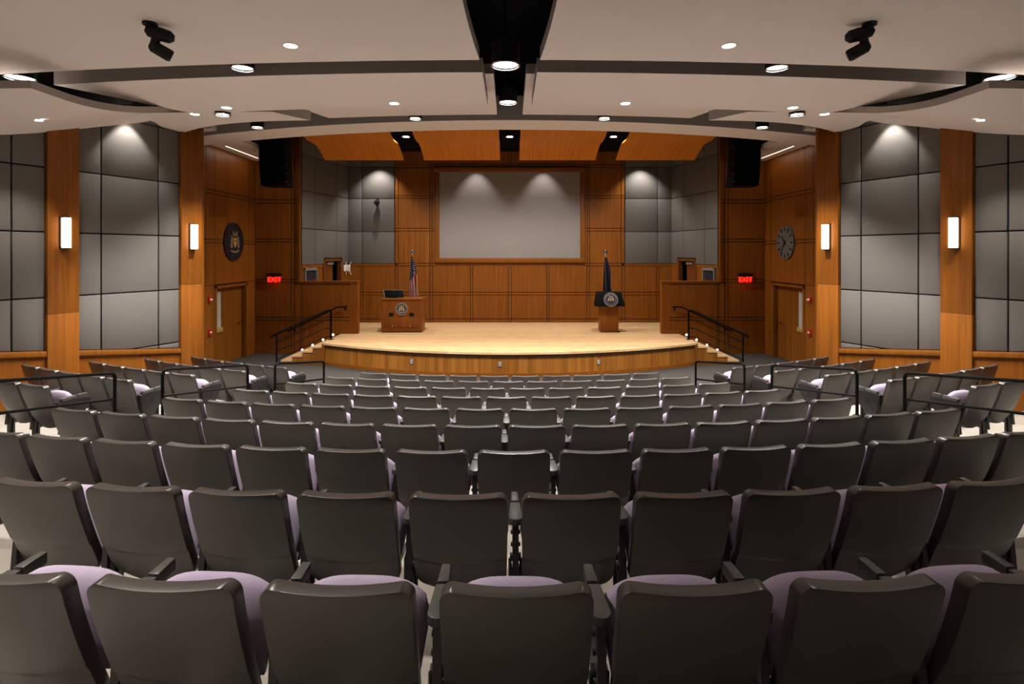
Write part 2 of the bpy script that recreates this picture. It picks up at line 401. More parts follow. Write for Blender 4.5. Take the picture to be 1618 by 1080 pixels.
# alcove walls (seal / clock, doors)
XA = 7.7
AZ = [0, .28, EYE-.835, EYE-.0+.0, EYE+.28, EYE+.36, EYE+1.50, EYE+1.60, ZTOP]
for s, sn in SIDES:
    mb = MB()
    # alcove side wall, plane x = s*XA, from y=11.2 to 16.6; door opening y 14.35..16.05
    O = (s*XA, 11.2, 0); U = (0, 1, 0); N = (-s, 0, 0)
    cells_wall(mb, O, U, N, [0, 2.72, 3.12, 4.88, 5.42], [0, EYE-.81], holes=[(3.12, 4.88, 0, 3)], gap=.008)
    cells_wall(mb, O, U, N, [0, 2.72, 3.12, 4.98, 5.42], [EYE-.81, EYE+.29, EYE+.375, EYE+1.56, EYE+1.66, EYE+2.85], gap=.022)
    # return beside the pilaster
    mb.use('wood'); mb.box(min(s*XA, s*6.83), max(s*XA, s*6.83), 12.17, 12.29, -.1, ZTOP)
    # proscenium face, plane y = 16.6
    xs = [0, .22, 1.15, 1.22, 1.40] if 0 else None
    O = (s*XA, 16.6, 0); U = (-s, 0, 0); N = (0, -1, 0)
    zz = [0, EYE-2.0, EYE-1.91, EYE-.86, EYE-.77, EYE+.36, EYE+.45, EYE+1.53, EYE+1.63, EYE+4.3]
    cells_wall(mb, O, U, N, [.02, 1.12, 1.22, 1.40], zz, gap=.024)
    # bright corner post of the stage opening
    mb.use('wood_rail'); mb.box(min(s*6.30, s*6.36), max(s*6.30, s*6.36), 16.54, 16.75, EYE-.84, EYE+4.3)
    tag(mb.build('wall_alcove_'+sn), kind='structure')
    # the low parapet wall in front of the stage wing
    mb = MB()
    xs = [1.40, 1.45, 3.0, 3.09]
    cells_wall(mb, O, U, N, xs, [0, EYE-2.0, EYE-1.91, EYE-.92, EYE-.845], gap=.022)
    mb.use('wood'); mb.box(min(s*4.575, s*4.80), max(s*4.575, s*4.80), 16.578, 16.78, 0, EYE-.846)
    mb.use('wood_rail'); mb.box(min(s*4.57, s*6.32), max(s*4.57, s*6.32), 16.56, 16.80, EYE-.85, EYE-.815)
    mb.use('wood_rail'); mb.box(min(s*4.56, s*5.25), max(s*4.56, s*5.25), 16.555, 16.60, .60, .74)
    tag(mb.build('wall_parapet_'+sn), kind='structure')
    # baseboards
    mb = MB().use('wood_rail')
    mb.box(min(s*XA, s*(XA-.04)), max(s*XA, s*(XA-.04)), 11.6, 14.3, 0, .11)
    mb.box(min(s*(XA-.02), s*6.3), max(s*(XA-.02), s*6.3), 16.55, 16.6, 0, .11)
    tag(mb.build('baseboard_'+sn), kind='structure')
    # door in the alcove
    dr = bpy.data.objects.new('door_'+('1' if s < 0 else '2'), None); COL.objects.link(dr); dr.location = (s*XA, 15.2, 0); dr['kind'] = 'structure'
    H = EYE-.835
    m1 = MB().use('wood_rail')
    for yy in (-.88, .80): m1.box(min(-s*.05, s*.16), max(-s*.05, s*.16), yy, yy+.08, 0, H)
    m1.box(min(-s*.05, s*.16), max(-s*.05, s*.16), -.88, .88, H-.075, H+.0)
    m1.build('door_frame', dr, bevel=.004)
    m1 = MB().use('wood')
    # leaf with a tall window near its latch edge
    x0, x1 = (min(s*.10, s*.15), max(s*.10, s*.15))
    wy0, wy1, wz0, wz1 = -.74, -.30, 1.02, H-.17
    m1.box(x0, x1, -.80, wy0, .01, H-.08); m1.box(x0, x1, wy1, .80, .01, H-.08)
    m1.box(x0, x1, wy0, wy1, .01, wz0); m1.box(x0, x1, wy0, wy1, wz1, H-.08)
    m1.build('door_leaf', dr)
    m1 = MB().use('frosted'); m1.box(min(s*.115, s*.125), max(s*.115, s*.125), wy0, wy1, wz0, wz1); m1.build('door_glass', dr)
    m1 = MB().use('gold'); m1.box(min(s*.07, s*.10), max(s*.07, s*.10), wy0-.02, wy1+.02, wz0-.12, wz0+.0); m1.build('glazing_bar', dr, bevel=.004)
    m1 = MB().use('black'); m1.tube([(s*.10, .62, 1.02), (s*.04, .62, 1.02), (s*.04, .48, 1.02)], .012); m1.build('door_handle', dr)

# stage: platform with curved front
HS = .6
mb = MB()
RS = 9.4
ae = math.asin(5.08/RS); n = 40
A = [-ae+2*ae*k/n for k in range(n+1)]
front = [(RS*math.sin(a), CY-RS*math.cos(a)) for a in A]
poly = front+[(5.08, 16.58), (6.9, 16.8), (6.9, 19.4), (-6.9, 19.4), (-6.9, 16.8), (-5.08, 16.58)]
mb.use('stage_floor'); mb.prism([(x, y, HS-.035) for x, y in poly], (0, 0, .035))
tag(mb.build('floor_stage'), kind='structure')
mb = MB()
def arc_band(r_out, r_in, z0, z1, a0=-ae, a1=ae, key='fascia', n=48):
    mb.use(key)
    AA = [a0+(a1-a0)*k/n for k in range(n+1)]
    R = [[mb.v(ring_pt(r, a, z)) for a in AA] for r, z in ((r_out, z0), (r_out, z1), (r_in, z1), (r_in, z0))]
    for j in range(4):
        for k in range(n): mb.face([R[j][k], R[j][k+1], R[(j+1) % 4][k+1], R[(j+1) % 4][k]], True)
    mb.face([R[j][0] for j in range(4)]); mb.face([R[j][n] for j in range(4)])
arc_band(RS-.05, RS-.25, 0, HS-.11)
for s in (-1, 1):
    mb.use('fascia'); mb.box(min(s*4.9, s*5.05), max(s*4.9, s*5.05), 14.88, 16.57, 0, HS-.036)
    mb.use('wood_rail'); mb.box(min(s*4.99, s*5.07), max(s*4.99, s*5.07), 14.84, 14.92, 0, HS-.036)
tag(mb.build('wall_stage_front'), kind='structure')
mb = MB()
arc_band(RS+.01, RS-.10, HS-.05, HS+.003, key='stage_floor')
arc_band(RS-.012, RS-.12, HS-.10, HS-.05, key='nosing')
arc_band(RS-.035, RS-.12, 0, .09, key='wood_rail')
tag(mb.build('trim_3'), kind='structure')
for k, x in enumerate((-2.47, -.24, 2.22)):
    a = math.asin(x/RS); c = Vector(ring_pt(RS-.05, a, .31))
    nv = Vector((math.sin(a), -math.cos(a), 0))
    t = thing('wall_outlet', 'steel outlet plate on the curved stage front, %s of three' % ['leftmost', 'middle', 'rightmost'][k], 'outlet', 'outlets on the stage front', c, a)
    m1 = MB().use('grey_metal'); m1.box(-.045, .045, -.012, .002, -.065, .065); m1.build('cover_plate', t, bevel=.003)
    m1 = MB().use('silver')
    for zc in (-.028, .028): m1.box(-.02, .02, -.018, -.01, zc-.018, zc+.018)
    m1.build('socket', t)

# stairs, three treads each side
for s, sn in SIDES:
    t = thing('stage_stairs', 'short maple flight of stairs up to the stage on its %s end' % sn, 'stairs', 'stairs to the stage', (s*5.08, 14.95, 0))
    for k in range(4):
        m1 = MB(); top = .48-.12*k
        xa, xb = sorted((s*.28*k, s*.28*(k+1)))
        m1.use('fascia'); m1.box(xa, xb, 0.02, 1.62, 0, top-.04)
        m1.use('stage_floor'); m1.box(xa-(.02 if s < 0 else 0), xb+(.02 if s > 0 else 0), 0, 1.62, top-.04, top)
        m1.build('step', t)
    m1 = MB().use('wood_rail'); m1.box(*sorted((0, s*1.125)), -.01, .02, 0, .075); m1.build('kick_board', t)
    # railing in front: posts and bars
    r = thing('stair_railing', 'black steel railing with three slanting bars at the %s stage stairs' % sn, 'railing', 'railings of the stage stairs', (s*5.08, 14.95, 0))
    xb, xt = s*1.25, -s*.06            # bottom and top post
    m1 = MB().use('rail'); m1.tube([(xb, .0, 0), (xb, .0, .83)], .022); m1.disc((xb, 0, 0), (0, 0, 1), .05, .012); m1.build('bottom_post', r)
    m1 = MB().use('rail'); m1.tube([(xt, .5, HS), (xt, .5, HS+.84)], .028); m1.disc((xt, .5, HS), (0, 0, 1), .075, .014); m1.build('top_post', r)
    m1 = MB().use('rail'); m1.tube([(s*1.40, -.02, .75), (xb, 0, .83), (s*.08, .45, HS+.80), (xt, .5, HS+.82), (-s*.10, .5, HS+.82)], .026); m1.build('top_rail', r)
    for q in range(3):
        m1 = MB().use('rail'); zb = .13+.235*q
        m1.tube([(xb, 0, zb), (s*.10, .44, zb+.545), (xt, .5, zb+.56)], .013, 6); m1.build('bar', r)
    # wall handrail behind the stairs
    h = thing('wall_handrail', 'black round handrail on brackets along the wood wall, %s stairs' % sn, 'handrail', 'handrails behind the stairs', (s*5.08, 16.6, 0))
    m1 = MB().use('rail'); m1.tube([(s*1.60, -.07, .68), (s*.08, -.07, 1.405), (-s*.20, -.07, 1.41)], .02); m1.build('hand_bar', h)
    for bx, bz in ((s*1.40, .775), (-s*.12, 1.408)):
        m1 = MB().use('rail'); m1.tube([(bx, -.07, bz), (bx, -.05, bz-.07), (bx, .0, bz-.07)], .012, 6); m1.disc((bx, -.025, bz-.07), (0, 1, 0), .035, .026, 12); m1.build('bracket', h)
    # step lights in the wall
    for q in range(4):
        lx = [6.245, 5.936, 5.62, 5.317][q]; lz = [.115, .26, .42, .57][q]
        tl = thing('step_light', 'tiny round step light in the wood wall, %s from the bottom of the %s stairs' % (['first', 'second', 'third', 'topmost'][q], sn), 'light', 'step lights', (s*lx, 16.58, lz))
        m1 = MB().use('grey_metal'); m1.ring((0, 0, 0), (0, -1, 0), .042, .030, .012, 16); m1.build('trim_ring', tl)
        m1 = MB().use('steplight'); m1.disc((0, 0, 0), (0, -1, 0), .030, .008, 16); m1.build('glow_lens', tl)

# stage back wall with wood grid, screen, grey acoustic corners
YB = 19.3
mb = MB()
zl = [HS, HS+.13, EYE-1.44, EYE-1.34, EYE-.42]
xs_low = [-5.75, -5.22, -5.14, -4.02, -3.93, -2.80, -2.70, -1.38, -1.30, -.05, .05, 1.30, 1.38, 2.70, 2.80, 3.93, 4.02, 5.14, 5.22, 5.75]
cells_wall(mb, (0, YB, 0), (1, 0, 0), (0, -1, 0), xs_low, zl, gap=.022)
cells_wall(mb, (0, YB, 0), (1, 0, 0), (0, -1, 0), [-5.75, -3.93], [EYE-.42, EYE-.34], gap=.006, proud=.03)
cells_wall(mb, (0, YB, 0), (1, 0, 0), (0, -1, 0), [3.93, 5.75], [EYE-.42, EYE-.34], gap=.006, proud=.03)
for s in (-1, 1):
    xx = sorted((s*4.02, s*3.90, s*2.80, s*2.72, s*2.62))
    cells_wall(mb, (0, YB, 0), (1, 0, 0), (0, -1, 0), xx, [EYE-.42, EYE-.33, EYE+.80, EYE+.90, EYE+1.95, EYE+2.04, EYE+3.02, EYE+3.12, EYE+4.3], gap=.022, proud=.03)
cells_wall(mb, (0, YB, 0), (1, 0, 0), (0, -1, 0), [-2.62, -1.3, -.05, .05, 1.3, 2.62], [EYE+3.05, EYE+3.16, EYE+4.3], gap=.022)
mb.use('wood'); mb.box(-2.62, 2.62, YB-.0, YB+.1, EYE-.42, EYE+3.05)
mb.use('fabric_gap'); mb.box(-5.8, -4.02, YB+.0, YB+.1, EYE-.34, EYE+4.3); mb.box(4.02, 5.8, YB, YB+.1, EYE-.34, EYE+4.3)
wb = tag(mb.build('wall_stage_rear'), kind='structure')
ST_SEAMS = [EYE+z for z in (-.34, .775, 1.93, 3.04, 4.25)]
def fab(parent, O, U, N, u0, u1, z0, z1):
    O, U, N = Vector(O), Vector(U), Vector(N)
    m1 = MB().use('fabric')
    m1.prism([O+U*u0+Vector((0, 0, z0)), O+U*u1+Vector((0, 0, z0)), O+U*u1+Vector((0, 0, z1)), O+U*u0+Vector((0, 0, z1))], N*.04)
    m1.build('acoustic_panel', parent, bevel=.007)
for s in (-1, 1):
    us = sorted((s*5.68, s*5.17, s*4.03))
    for i in range(2):
        for j in range(4): fab(wb, (0, YB, 0), (1, 0, 0), (0, -1, 0), us[i]+.01, us[i+1]-.01, ST_SEAMS[j]+.01, ST_SEAMS[j+1]-.01)
# angled wing walls
LW = math.hypot(.63, 2.65)
for s, sn in SIDES:
    O = Vector((s*6.32, 16.65, 0)); U = Vector((-s*.63, 2.65, 0))/LW; N = Vector((-s*2.65, -.63, 0))/LW
    mb = MB()
    d0, d1 = .448*LW, .83*LW
    cells_wall(mb, O, U, N, [0, .06, d0-.08, d0, d1, d1+.06, LW], [HS, EYE-.43], holes=[(d0, d1, HS, 9)], gap=.008)
    cells_wall(mb, O, U, N, [0, d0], [EYE-.43, EYE-.34], gap=.006, proud=.03); cells_wall(mb, O, U, N, [d1, LW], [EYE-.43, EYE-.34], gap=.006, proud=.03)
    mb.use('fabric_gap'); 
    mb.prism([O+Vector((0, 0, EYE-.34)), O+U*d0+Vector((0, 0, EYE-.34)), O+U*d0+Vector((0, 0, EYE+4.3)), O+Vector((0, 0, EYE+4.3))], -N*.1)
    mb.prism([O+U*d1+Vector((0, 0, EYE-.34)), O+U*LW+Vector((0, 0, EYE-.34)), O+U*LW+Vector((0, 0, EYE+4.3)), O+U*d1+Vector((0, 0, EYE+4.3))], -N*.1)
    mb.prism([O+U*d0+Vector((0, 0, EYE-.2)), O+U*d1+Vector((0, 0, EYE-.2)), O+U*d1+Vector((0, 0, EYE+4.3)), O+U*d0+Vector((0, 0, EYE+4.3))], -N*.1)
    # dark room behind the open door
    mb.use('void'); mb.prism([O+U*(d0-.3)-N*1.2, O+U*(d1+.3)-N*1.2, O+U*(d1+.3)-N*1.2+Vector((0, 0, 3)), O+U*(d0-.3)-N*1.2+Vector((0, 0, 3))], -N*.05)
    ww = tag(mb.build('wall_wing_'+sn), kind='structure')
    us = [.0, .70, 1.94, LW]
    for i in range(3):
        for j in range(4):
            z0 = ST_SEAMS[j]+.01; u0, u1 = us[i]+.01, us[i+1]-.01
            if j == 0 and u1 > d0 and u0 < d1:
                # leave the doorway clear
                if u0 < d0: fab(ww, O, U, N, u0, d0-.05, z0, ST_SEAMS[1]-.01)
                if u1 > d1: fab(ww, O, U, N, d1+.05, u1, z0, ST_SEAMS[1]-.01)
                a_, b_ = max(u0, d0-.05), min(u1, d1+.05)
                fab(ww, O, U, N, a_, b_, EYE-.13, ST_SEAMS[1]-.01)
            else: fab(ww, O, U, N, u0, u1, z0, ST_SEAMS[j+1]-.01)
    dr = bpy.data.objects.new('door_'+('3' if s < 0 else '4'), None); COL.objects.link(dr); dr['kind'] = 'structure'
    ztop = EYE-.16
    m1 = MB().use('door_brown')
    def q(u0, u1, z0, z1, n0, n1):
        m1.prism([O+U*u0+N*n0+Vector((0, 0, z0)), O+U*u1+N*n0+Vector((0, 0, z0)), O+U*u1+N*n0+Vector((0, 0, z1)), O+U*u0+N*n0+Vector((0, 0, z1))], N*(n1-n0))
    q(d0-.05, d0+.03, HS, ztop, -.1, .05); q(d1-.05, d1+.05, HS, ztop, -.1, .05); q(d0-.05, d1+.05, ztop-.08, ztop, -.1, .05)
    m1.build('door_frame', dr)
    m1 = MB().use('door_brown'); q(d0+.03, d0+.60, HS+.01, ztop-.08, -.07, -.03); m1.build('door_leaf', dr)
    m1 = MB().use('grey_metal'); q(d0+.22, d0+.58, ztop-.19, ztop-.12, -.03, .02); m1.build('door_closer', dr)
    # extinguisher cabinet with glass front
    t = thing('extinguisher_cabinet', 'glass fronted steel fire extinguisher cabinet on the %s stage wing wall' % sn, 'cabinet', 'extinguisher cabinets')
    m1 = MB().use('grey_metal')
    a0, a1, z0, z1 = .10, .76, 1.72, EYE-.43
    q(a0, a1, z0, z0+.06, 0, .09); q(a0, a1, z1-.08, z1, 0, .09); q(a0, a0+.05, z0, z1, 0, .09); q(a1-.05, a1, z0, z1, 0, .09)
    m1.build('cabinet_frame', t)
    m1 = MB().use('void'); q(a0+.04, a1-.04, z0+.04, z1-.06, .021, .024); m1.build('cabinet_back', t)
    m1 = MB().use('glass'); q(a0+.05, a1-.05, z0+.06, z1-.08, .075, .08); m1.build('glass_pane', t)
    t.location = (0, 0, 0)
    e = MB().use('red'); c = O+U*.62+N*.05+Vector((0, 0, z0+.06)); e.tube([c, c+Vector((0, 0, .40)), c+Vector((0, 0, .46))], [.024, .024, .010]); 
    e.use('black'); e.tube([c+Vector((0, 0, .46)), c+Vector((0, 0, .51))], .014)
    tag(e.build('fire_extinguisher'), 'red fire extinguisher bottle inside the glass cabinet, %s stage wing' % sn, 'fire extinguisher', 'extinguishers')
    e = MB().use('white'); c = O+U*.30+N*.05+Vector((0, 0, z0+.06)); e.obox(c+Vector((0, 0, .16)), U*.09, N*.022, (0, 0, .16))
    tag(e.build('storage_box', bevel=.004), 'white box standing inside the glass cabinet, %s stage wing' % sn, 'box', 'boxes in cabinets')
# side masking behind wings and stage ceiling
mb = MB().use('plenum'); mb.box(-7.9, 7.9, 12.9, 19.6, EYE+4.25, EYE+4.35); tag(mb.build('ceiling_stage'), kind='structure')
mb = MB().use('plenum')
mb.box(-7.9, -6.36, 16.76, 16.9, EYE-.8, EYE+4.3); mb.box(6.36, 7.9, 16.76, 16.9, EYE-.8, EYE+4.3)
tag(mb.build('wall_masking'), kind='structure')

# ================================================================= CEILING CLOUDS
def cloud(P, nu, nv, th, label, name='ceiling_cloud'):
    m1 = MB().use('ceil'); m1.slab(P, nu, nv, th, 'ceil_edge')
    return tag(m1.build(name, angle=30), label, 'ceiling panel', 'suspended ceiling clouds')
H1, H2, H3, HB, HSO = EYE+2.5, EYE+2.5, EYE+2.75, EYE+2.48, EYE+2.72
far2 = lambda x: 9.3+.0172*x*x
notch = lambda y: .03+.42*math.exp(-((y-10.72)/.42)**2)
for s, sn in SIDES:
    def P1(u, v):
        yf = 7.1
        y = -2.9+(yf+2.9)*v
        inner = .47 if y < 5 else .47-.08*((y-5)/2.1)**2
        out = -wall_x(y)-.03
        x = inner+(out-inner)*u
        y += .0115*x*x*max(0, (y-2)/5.1)
        x = min(x, -wall_x(y)-.03)
        return (s*x, y, H1)
    cloud(P1, 24, 20, .16, 'large white ceiling cloud over the rear seats, %s half' % sn)
    def P2(u, v):
        x = .375+u*(6.75-.375); n_ = 7.58+.0125*x*x; xf = .375+u*(5.62-.375); f_ = far2(xf)
        xx = x+(xf-x)*v; y = n_+(f_-n_)*v
        return (s*xx, y, H2+.0)
    cloud(P2, 24, 6, .2, 'white ceiling cloud behind the first curved dark gap, %s half' % sn)
    prof = lambda y: (2.04 if y < 7.3 else 2.04+.105*(y-7.3)**1.75)
    def PA(u, v):
        y = 6.78+(9.72+1.0*u-6.78)*v
        out = -wall_x(y)-notch(y)
        return (s*(5.9+(out-5.9)*u), y, EYE+prof(y)-.36*u*u)
    cloud(PA, 10, 32, .10, 'drooping curved ceiling cloud against the %s wall' % sn, 'ceiling_wing')
    def PB(u, v):
        xr = 4.15+(3.7-4.15)*v
        x = xr+u*(7.2-xr); 
        x = 4.15+u*(7.2-4.15)
        n_ = far2(x)+.02; f_ = 10.2+.165*max(0, x-3.7)**1.9
        if v == 0 and False: pass
        y = n_+(f_-n_)*v
        x -= .45*(v)*(1-u)**3
        x = min(x, -wall_x(min(y, 12.10))-notch(y)) if y < 12.14 else x
        return (s*x, y, HB+.12*u)
    cloud(PB, 20, 12, .18, 'white ceiling cloud reaching the pilaster by the alcove, %s side' % sn)
    def P3(u, v):
        xo = 4.7+(3.66-4.7)*v
        x = .25+u*(xo-.25); y = 8.4+(10.87+.0215*x*x-8.4)*v
        return (s*x, y, H3)
    cloud(P3, 16, 4, .15, 'white ceiling strip next to the dark band before the stage, %s half' % sn)
    # alcove ceiling
    m1 = MB().use('ceil'); m1.box(*sorted((s*6.66, s*7.75)), 12.3, 16.58, EYE+2.80, EYE+2.9)
    tag(m1.build('ceiling_alcove_'+sn), kind='structure')
# proscenium soffit, one curved beam
mb = MB().use('ceil')
def PS(u, v):
    x = -7.68+15.36*u; y = 11.2+.030*x*x
    return (x, y+.86*v, HSO)
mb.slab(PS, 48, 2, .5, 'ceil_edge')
tag(mb.build('ceiling_soffit', angle=30), kind='structure')
mb = MB().use('plenum')
def PV(u, v):
    x = -7.68+15.36*u; y = 11.2+.030*x*x+.5
    return (x, y+.1*v, HSO+.5)
mb.slab(PV, 40, 1, ZTOP-HSO-.5); tag(mb.build('wall_proscenium_head'), kind='structure')

# wood reflectors above the stage
PROF = [(13.6, 3.42), (14.2, 3.38), (14.6, 3.29), (14.95, 3.19), (15.25, 3.145), (15.55, 3.15), (15.8, 3.155), (16.0, 3.115), (16.2, 3.05), (16.45, 2.95), (16.7, 2.84)]
k = 0
for x0, x1, lab in ((-5.6, -3.22, 'outer left'), (-2.6, -.29, 'inner left'), (.29, 2.6, 'inner right'), (3.22, 5.6, 'outer right')):
    t = thing('acoustic_reflector', 'wavy amber wood acoustic reflector hung over the stage, %s one' % lab, 'acoustic panel', 'wood reflectors over the stage', ((x0+x1)/2, 15.2, EYE+3.2))
    m1 = MB().use('reflector')
    n = len(PROF)-1
    def PR(u, v):
        f = v*n; i = min(int(f), n-1); fr = f-i
        y = PROF[i][0]+(PROF[i+1][0]-PROF[i][0])*fr; h = PROF[i][1]+(PROF[i+1][1]-PROF[i][1])*fr
        return ((x1-x0)*(u-.5), y-15.2, h-3.2)
    m1.slab(PR, 2, n*3, .04); m1.build('curved_panel', t, angle=25)
    for cx in (-.8, .8):
        for cy, hh in ((14.3, 3.35), (16.0, 3.14)):
            m1 = MB().use('black'); m1.tube([(cx, cy-15.2, hh-3.2), (cx, cy-15.2, 1.06)], .006, 5); m1.build('hanger_cable', t)
t = thing('lighting_bar', 'thin black pipe batten crossing high above the stage', 'batten', None, (0, 17.6, EYE+3.68))
m1 = MB().use('grey_metal'); m1.tube([(-5.4, 0, 0), (5.4, 0, 0)], .018); m1.build('pipe', t)
for x in (-4, -1.3, 1.3, 4):
    m1 = MB().use('black'); m1.tube([(x, 0, 0), (x, 0, .57)], .008, 5); m1.build('hanger_rod', t)

# ================================================================= LAMPS
def can(x, y, h, d, label, watts=CAN_W, aim=(0, 0, -1), top=None, size=100):
    z = EYE+h; top = (ZTOP if top is None else top)-.02
    t = thing('can_light', label, 'ceiling lamp', 'cylinder downlights', (x, y, z))
    m1 = MB().use('black'); m1.ring((0, 0, 0), (0, 0, 1), d/2, d/2-.018, .28, 28); m1.disc((0, 0, .26), (0, 0, 1), d/2-.018, .02, 28); m1.build('housing', t)
    m1 = MB().use('lens'); m1.disc((0, 0, .02), (0, 0, 1), d/2-.02, .01, 28); m1.build('lens', t)
    m1 = MB().use('chrome'); m1.ring((0, 0, -.008), (0, 0, 1), d/2+.006, d/2-.012, .014, 28); m1.build('rim', t)
    m1 = MB().use('black'); m1.tube([(0, 0, .28), (0, 0, top-z)], .02, 6); m1.build('stem', t)
    spot('can_lamp', (x, y, z-.012), aim, watts, size, .5, d/2-.03, NEUT, t)
def small(x, y, h, label, watts=SMALL_W):
    z = EYE+h
    t = thing('recessed_downlight', label, 'ceiling lamp', 'small recessed downlights', (x, y, z))
    m1 = MB().use('ceil'); m1.ring((0, 0, -.006), (0, 0, 1), .095, .078, .012, 24); m1.build('trim_ring', t)
    m1 = MB().use('lens'); m1.disc((0, 0, -.003), (0, 0, 1), .078, .006, 24); m1.build('lens', t)
    spot('down_lamp', (x, y, z-.012), (0, 0, -1), watts, 95, .6, .07, WARM, t)
can(-.055, 7.05, 2.41, .36, 'big bright can downlight in the central ceiling gap, the nearer one')
can(-.03, 9.9, 2.72, .33, 'bright can downlight in the central ceiling gap, the farther one')
for s, sn in SIDES:
    can(s*3.6, 7.42, 2.50, .30, 'can downlight tucked in the first curved ceiling gap, %s half' % sn)
    can(s*7.0, 7.87, 2.51, .38, 'can downlight at the outer end of the first ceiling gap, %s side' % sn, 200)
    can(s*1.9, 11.07, 2.72, .26, 'can downlight in the dark band before the stage, inner %s one' % sn)
    can(s*5.25, 11.45, 2.63, .26, 'can downlight in the dark band before the stage, outer %s one' % sn)
    can(s*5.08, 9.74, 2.46, .26, 'can downlight half sunk in the small cloud joint, %s side' % sn)
    can(s*2.92, 15.5, 3.30, .25, 'can downlight between wood reflectors over the stage, %s one' % sn, STAGE_W, top=EYE+4.27, size=150)
    small(s*2.63, 6.61, 2.5, 'small round downlight in the big rear cloud, %s half' % sn)
    small(s*1.92, 9.14, 2.5, 'small round downlight in the second cloud near the centre, %s half' % sn)
    small(s*4.84, 9.41, 2.5, 'small round downlight in the second cloud, outer %s one' % sn)
    small(s*5.72, 10.0, 2.540, 'small round downlight in the cloud near the alcove, %s side' % sn)
    small(s*7.3, 8.5, 2.069, 'small round downlight in the drooping wing cloud, %s side' % sn)
    # unseen downlights added over the rear seats to light the seat backs
    small(s*2.6, 2.6, 2.5, 'added, unseen small round downlight overhead the rear seats, %s half' % sn, 1100 if s < 0 else 150)
    small(s*6.6, 2.6, 2.5, 'added, unseen small round downlight overhead the rear side seats, %s half' % sn, 600 if s < 0 else 60)
    small(s*5.4, 5.0, 2.5, 'added, unseen small round downlight overhead the side block, %s half' % sn, 120 if s < 0 else 60)
    small(s*3.0, -1.0, 2.5, 'added, unseen small round downlight overhead the rear wall, %s half' % sn, 1100 if s < 0 else 120)
can(0, 15.5, 3.30, .25, 'can downlight between the two inner wood reflectors over the stage', STAGE_W, top=EYE+4.27, size=150)
# wall washers
def washer(loc, aim, label, watts=WASH_W, size=70, top=None, blend=.35):
    t = thing('wall_washer', label, 'spotlight', 'wall washers', loc)
    a = Vector(aim).normalized()
    m1 = MB().use('black'); m1.tube([-a*.05, -a*.22], .045, 14); m1.build('lamp_head', t)
    m1 = MB().use('black'); m1.tube([-a*.16, Vector((0, 0, .16)), Vector((0, 0, (ZTOP if top is None else top)-.02-loc[2]))], .008, 5); m1.build('stem', t)
    spot('wash_lamp', loc, aim, watts, size, blend, .03, NEUT, t)
for s, sn in SIDES:
    for yy, nm in ((10.70, 'front'), (8.45, 'rear')):
        off = .30 if nm == 'front' else .22
        x = wall_x(yy)+off*WT.y; y = yy-off*WT.x
        washer((s*x, y, EYE+2.80 if nm == 'front' else EYE+1.9), (-s*.05, .02, -1), 'black wall washer lighting the grey panels, %s wall, %s bay' % (sn, nm), WASH_W*1.6 if nm == 'front' else WASH_W, 76, blend=.45)
    washer((s*1.16, 18.75, EYE+3.35), (0, .12, -1), 'black washer above the screen, %s one' % sn, 110, 76, EYE+4.27, .7)
    washer((s*4.55, 18.75, EYE+3.3), (0, .12, -1), 'black washer above the grey stage corner, %s one' % sn, 300, 96, EYE+4.27, .7)
    # slot light in the alcove ceiling
    t = thing('slot_light', 'thin warm linear slot light in the alcove ceiling, %s side' % sn, 'ceiling lamp', 'alcove slot lights', (s*7.36, 15.2, EYE+2.80))
    m1 = MB().use('strip'); m1.box(-.022, .022, -.9, .9, -.006, .004); m1.build('diffuser', t)
    m1 = MB().use('ceil'); m1.box(-.034, -.022, -.92, .92, -.008, .004); m1.box(.022, .034, -.92, .92, -.008, .004); m1.build('slot_trim', t)
    d = bpy.data.lights.new('slot_lamp', 'AREA'); d.shape = 'RECTANGLE'; d.size = .04; d.size_y = 1.8; d.energy = 3; d.color = WARM
    o = bpy.data.objects.new('slot_lamp', d); COL.objects.link(o); o.parent = t; o.location = (0, 0, -.012)

